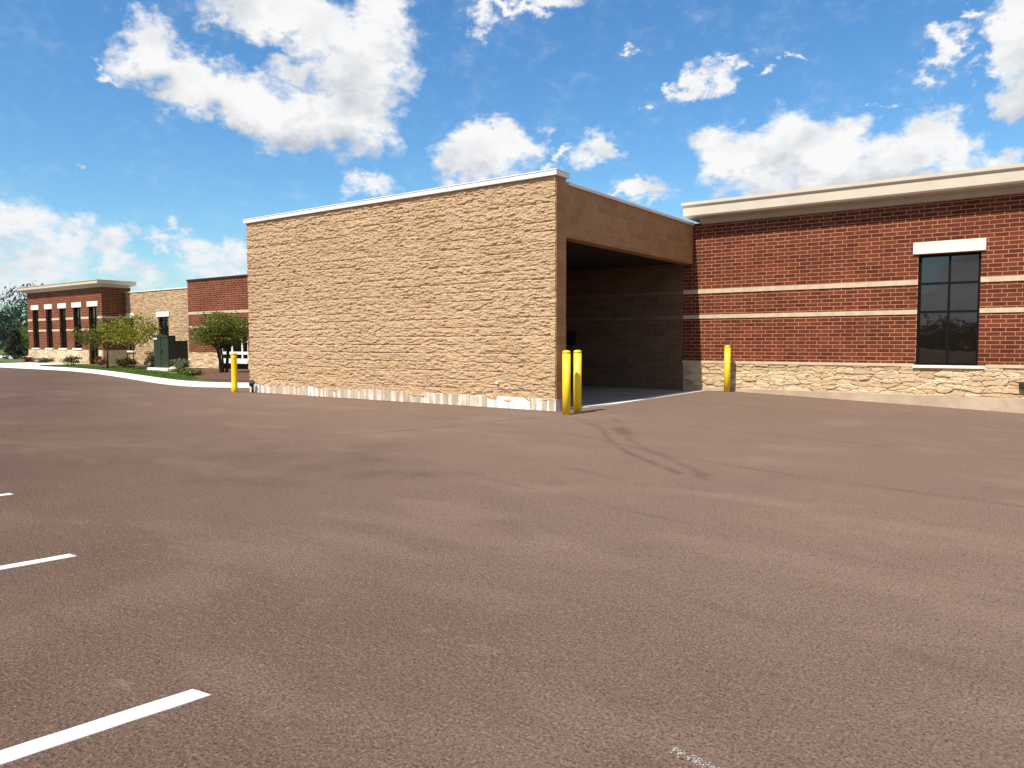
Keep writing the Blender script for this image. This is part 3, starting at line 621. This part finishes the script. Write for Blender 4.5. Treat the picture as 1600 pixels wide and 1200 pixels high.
# ------------------------------------------------------------------ equipment cabinet
cb = thing('electrical_cabinet', 'dark green metal equipment cabinet on concrete pad beside young trees', 'cabinet', (-33.4, 18.6, .2))
MB().box(-34.05, -32.80, 18.42, 18.80, .28, 1.78).build('cabinet_body', M['cab'], cb, bevel=.015)
MB().box(-33.98, -32.84, 18.80, 19.42, .28, 1.54).build('rear_box', M['cab_dark'], cb, bevel=.015)
m = MB(); m.box(-34.08, -32.77, 18.385, 18.42, 1.70, 1.80); m.box(-33.45, -33.42, 18.40, 18.42, .32, 1.68); m.build('door', M['cab'], cb)
MB().box(-33.34, -33.30, 18.37, 18.40, .95, 1.12).build('handle', M['iron'], cb)
MB().box(-34.0, -33.72, 18.405, 18.42, 1.60, 1.69).build('notice', M['white_frame'], cb)
MB().box(-34.3, -32.5, 18.2, 19.6, .1, .28).build('pad', M['kerb'], cb, bevel=.01)
tag(MB().box(-34.4, -33.45, 19.3, 19.75, .1, .24).box(-34.4, -33.45, 19.32, 19.42, .30, .36).build('stone_edging', M['limestone'], bevel=.01), 'low pale stone edging in front of the red brick wing', 'edging')

# ------------------------------------------------------------------ vegetation
def leaves(cent, per, spread, size, r_, shape=None, up=.35):
    cent = np.asarray(cent); n = len(cent)*per
    P_ = np.repeat(cent, per, 0)+r_.normal(0, 1, (n, 3))*np.asarray(spread)
    a = r_.normal(0, 1, (n, 3)); a /= np.linalg.norm(a, axis=1)[:, None]; b_ = r_.normal(0, 1, (n, 3)); b_[:, 2] += up
    b_ = np.cross(a, b_); b_ /= np.linalg.norm(b_, axis=1)[:, None]; s_ = size*r_.uniform(.5, 1.25, (n, 1))
    V = np.stack([P_-a*s_, P_-b_*s_*.5, P_+a*s_, P_+b_*s_*.5], 1).reshape(-1, 3); F = np.arange(n*4).reshape(-1, 4)
    return V, F
def tree(name, label, cat, x, y, z, crown, w_, h, trunk_r, lm, bk, seed, nclump=70, per=45, leaf=.05, stems=1, group=None, gap=.0, sp=.16):
    """crown = z of the crown's bottom above ground; w_ crown width, h total height"""
    r_ = np.random.default_rng(seed); t = thing(name, label, cat, (x, y, z), group)
    m = MB(); tips = []
    for s_ in range(stems):
        a0 = r_.uniform(0, 6.28); bx, by = (0, 0) if stems == 1 else (.12*math.cos(a0), .12*math.sin(a0))
        tx, ty = bx*2.4+r_.normal(0, .04), by*2.4+r_.normal(0, .04)
        m.tube([(bx, by, -.1), (bx*1.4, by*1.4, crown*.5), (tx, ty, crown*1.05)], [trunk_r, trunk_r*.8, trunk_r*.6], 7)
        for k in range(9 if stems == 1 else 5):
            a = r_.uniform(0, 6.28); q = r_.uniform(.45, .98); zt = crown+(h-crown)*r_.uniform(.15, .95); rr = w_/2*q*math.sqrt(max(.1, 1-((zt-crown)/(h-crown))**2*.75))
            e = (rr*math.cos(a), rr*math.sin(a), zt); mid_ = (tx+(e[0]-tx)*.5, ty+(e[1]-ty)*.5, crown+(zt-crown)*.35+.05)
            m.tube([(tx, ty, crown*.95), mid_, e], [trunk_r*.5, trunk_r*.3, trunk_r*.1], 5, False); tips.append(e); tips.append(((mid_[0]+e[0])/2, (mid_[1]+e[1])/2, (mid_[2]+e[2])/2))
    o = mesh('trunk', m.V, m.F, M[bk], None, True); o.parent = t
    cs = []
    while len(cs) < nclump:
        p = r_.uniform(-1, 1, 3)
        if np.linalg.norm(p) < 1 and (np.linalg.norm(p) > .45 or r_.random() < .3):
            if vnoise(np.array(p[0]*2.2+9), np.array(p[1]*2.2+p[2]*1.7+9), seed) > gap: cs.append((p[0]*w_/2*.86, p[1]*w_/2*.86, crown+(h-crown)*(.5+.46*p[2])))
    cs += tips
    V, F = leaves(cs, per, (sp, sp, sp*.7), leaf, r_); o = mesh('crown', V, F, M[lm]); o.parent = t
    return t
tree('ornamental_tree', 'young olive-green tree with spreading crown before the far brick corner', 'tree', -38.9, 18.6, .18, .95, 3.5, 2.35, .05, 'leaf_olive', 'bark', 1, 56, 55, .06, 1, 'young landscaping trees', .35)
tree('ornamental_tree', 'young yellow-green tree with thin trunk left of the green cabinet', 'tree', -35.9, 18.4, .18, 1.1, 3.1, 2.6, .035, 'leaf_yellow', 'bark_tan', 2, 36, 50, .065, 1, 'young landscaping trees', .42, .15)
tree('ornamental_tree', 'dense round multi-stemmed green tree left of the big tan wall', 'tree', -27.15, 17.6, .17, 1.1, 2.8, 2.5, .05, 'leaf_green', 'bark', 3, 90, 70, .05, 5, 'young landscaping trees', .44)
def shrub(label, x, y, w_, h, lm, seed, cat='shrub', dens=26, leaf=.045):
    r_ = np.random.default_rng(seed); t = thing('shrub', label, cat, (x, y, lz(x, y)), 'low shrubs in the planting beds')
    m = MB(); cs = []
    for k in range(7):
        a = r_.uniform(0, 6.28); q = r_.uniform(.2, .9); e = (w_/2*q*math.cos(a), w_/2*q*math.sin(a), h*r_.uniform(.5, .9)); m.tube([(0, 0, -.05), e], [.012, .005], 5, False)
    o = mesh('stem', m.V, m.F, M['bark']); o.parent = t
    while len(cs) < dens:
        p = r_.uniform(-1, 1, 3)
        if np.linalg.norm(p) < 1: cs.append((p[0]*w_/2*.8, p[1]*w_/2*.8, h*(.5+.42*p[2])))
    V, F = leaves(cs, 34, (.07*w_, .07*w_, .08*h), leaf, r_); o = mesh('foliage', V, F, M[lm]); o.parent = t
    return t
shrub('dark clipped shrub right of the pale walkway at the far building', -45.0, 19.6, 1.5, .55, 'leaf_dark', 11)
shrub('dark low shrub left of the walkway under the far windows', -50.3, 20.2, 1.6, .35, 'leaf_dark', 12)
shrub('rust-coloured low shrub at the far brick corner', -42.4, 19.9, .9, .5, 'leaf_rust', 13)
shrub('rust-coloured shrub under the tan wall, right of the far corner', -39.7, 19.9, 1.1, .55, 'leaf_rust', 14)
shrub('green tuft between the rust-coloured shrubs below the tan wall', -38.5, 19.4, 1.1, .45, 'leaf_olive', 15)
shrub('brownish shrub below the yellow-green tree', -36.3, 19.9, 1.2, .6, 'leaf_rust', 16)
shrub('dark green shrub touching the left side of the green cabinet', -34.75, 18.7, .9, .95, 'leaf_dark', 17)
shrub('pale grey-green shrub in front of the dark cabinet side', -32.1, 18.6, 1.1, .55, 'leaf_pale', 18)
shrub('small green plant at the foot of the multi-stemmed tree', -26.6, 15.9, .9, .3, 'leaf_green', 19)
shrub('low green plant at the mulch edge under the round tree', -28.4, 16.6, .8, .28, 'leaf_olive', 20)
shrub('reddish low shrub below the leftmost far windows', -52.9, 20.3, .9, .4, 'leaf_rust', 21)
tag(MB().lathe([(.05, .16), (.16, .2), (.19, .28), (.12, .36), (.03, .38)], -31.7, 18.0, 10).build('boulder', M['limestone']), 'small pale boulder beside the pale grey-green shrub', 'rock')
# grass: fine blades on the lawn strip
r_ = np.random.default_rng(5); nb = 42000; xx = r_.uniform(-60, -20, nb)
cx_ = np.array([p[0] for p in inner]); cy_ = np.array([p[1] for p in inner]); y0 = np.interp(xx, cx_, cy_)+.02; yy = y0+r_.random(nb)**1.3*np.where(xx < -33, 2.4, 1.3)
keep = (yy < 20.4) & ~((xx > -24.5)) & ~((xx > -51.8) & (xx < -45.9) & (yy > 18.2)); xx = xx[keep]; yy = yy[keep]; n = len(xx)
hh_ = r_.uniform(.03, .085, n); a = r_.uniform(0, 6.28, n); wd = .018; zz = .13
V = np.stack([np.stack([xx-wd*np.cos(a), yy-wd*np.sin(a), np.full(n, zz)], 1), np.stack([xx+wd*np.cos(a), yy+wd*np.sin(a), np.full(n, zz)], 1), np.stack([xx+r_.normal(0, .02, n), yy+r_.normal(0, .02, n), zz+hh_], 1)], 1).reshape(-1, 3)
go_ = mesh('grass', V, np.arange(n*3).reshape(-1, 3), M['grass']); go_['kind'] = 'stuff'
# background trees at the left edge
def bigtree(label, name, x, y, h, w_, lm, seed, crown, per=60, leaf=.16, n=60, gap=.3, sp=.4):
    return tree(name, label, 'tree', x, y, .1, crown, w_, h, .16, lm, 'bark', seed, n, per, leaf, 1, 'trees beyond the far building', gap+.06, sp)
bigtree('tall airy tree rising just left of the far brick building', 'broadleaf_tree', -104, 40, 8.4, 8.5, 'leaf_far', 31, 2.6, 34, .2, 50, .45, .5)
bigtree('pale leaning-crowned tree at the very left edge of the view', 'broadleaf_tree', -113.5, 41, 6.2, 5.5, 'leaf_far', 32, 2.0, 30, .2, 30, .4, .45)
bigtree('mid green low tree behind the dark conifer at left edge', 'broadleaf_tree', -84, 33, 2.9, 5, 'leaf_green', 33, .4, 60, .14, 50, .2, .35)
ct = thing('conifer', 'dark dense conifer at the left edge before the airy trees', 'tree', (-65.2, 24.2, .1))
cs = [(r_.normal(0, 1)*(.75*(1-t_)+.06)*.62, r_.normal(0, 1)*(.75*(1-t_)+.06)*.62, .15+2.15*t_) for t_ in np.linspace(0, 1, 90)]
V, F = leaves(cs, 50, (.13, .13, .1), .07, r_); o = mesh('crown', V, F, M['leaf_dark']); o.parent = ct
m = MB().tube([(0, 0, -.1), (0, 0, 2.2)], [.07, .02], 7); o = mesh('trunk', m.V, m.F, M['bark']); o.parent = ct
# far woods: one mass on the horizon, also what the windows reflect
cs = []
for k in range(1500):
    a = r_.uniform(0, 2*math.pi); d_ = r_.uniform(150, 168); x, y = d_*math.cos(a), d_*math.sin(a)
    hgt = 4+3*fbm(np.array(a*9), np.array(0.), 8, 3)
    for q in range(3): cs.append((x+r_.normal(0, 2), y+r_.normal(0, 2), hgt*r_.uniform(.1, 1)))
V, F = leaves(cs, 36, (1.3, 1.3, .8), .45, r_); F = F.tolist(); V = V.tolist(); nr = 720; b0 = len(V)
for k in range(nr):
    a = 2*math.pi*k/nr; hgt = .75*(4+3*float(fbm(np.array(a*9), np.array(0.), 8, 3)))+float(r_.normal(0, .25)); ca, sa = math.cos(a), math.sin(a)
    V += [(160*ca, 160*sa, -.6), (160*ca, 160*sa, hgt*.8), (164*ca, 164*sa, hgt), (168*ca, 168*sa, hgt*.7), (168*ca, 168*sa, -.6)]
for k in range(nr):
    for q in range(4): i0 = b0+k*5+q; i1 = b0+((k+1) % nr)*5+q; F.append([i0, i1, i1+1, i0+1])
fo = mesh('distant_woods', V, F, M['leaf_far']); fo['kind'] = 'stuff'
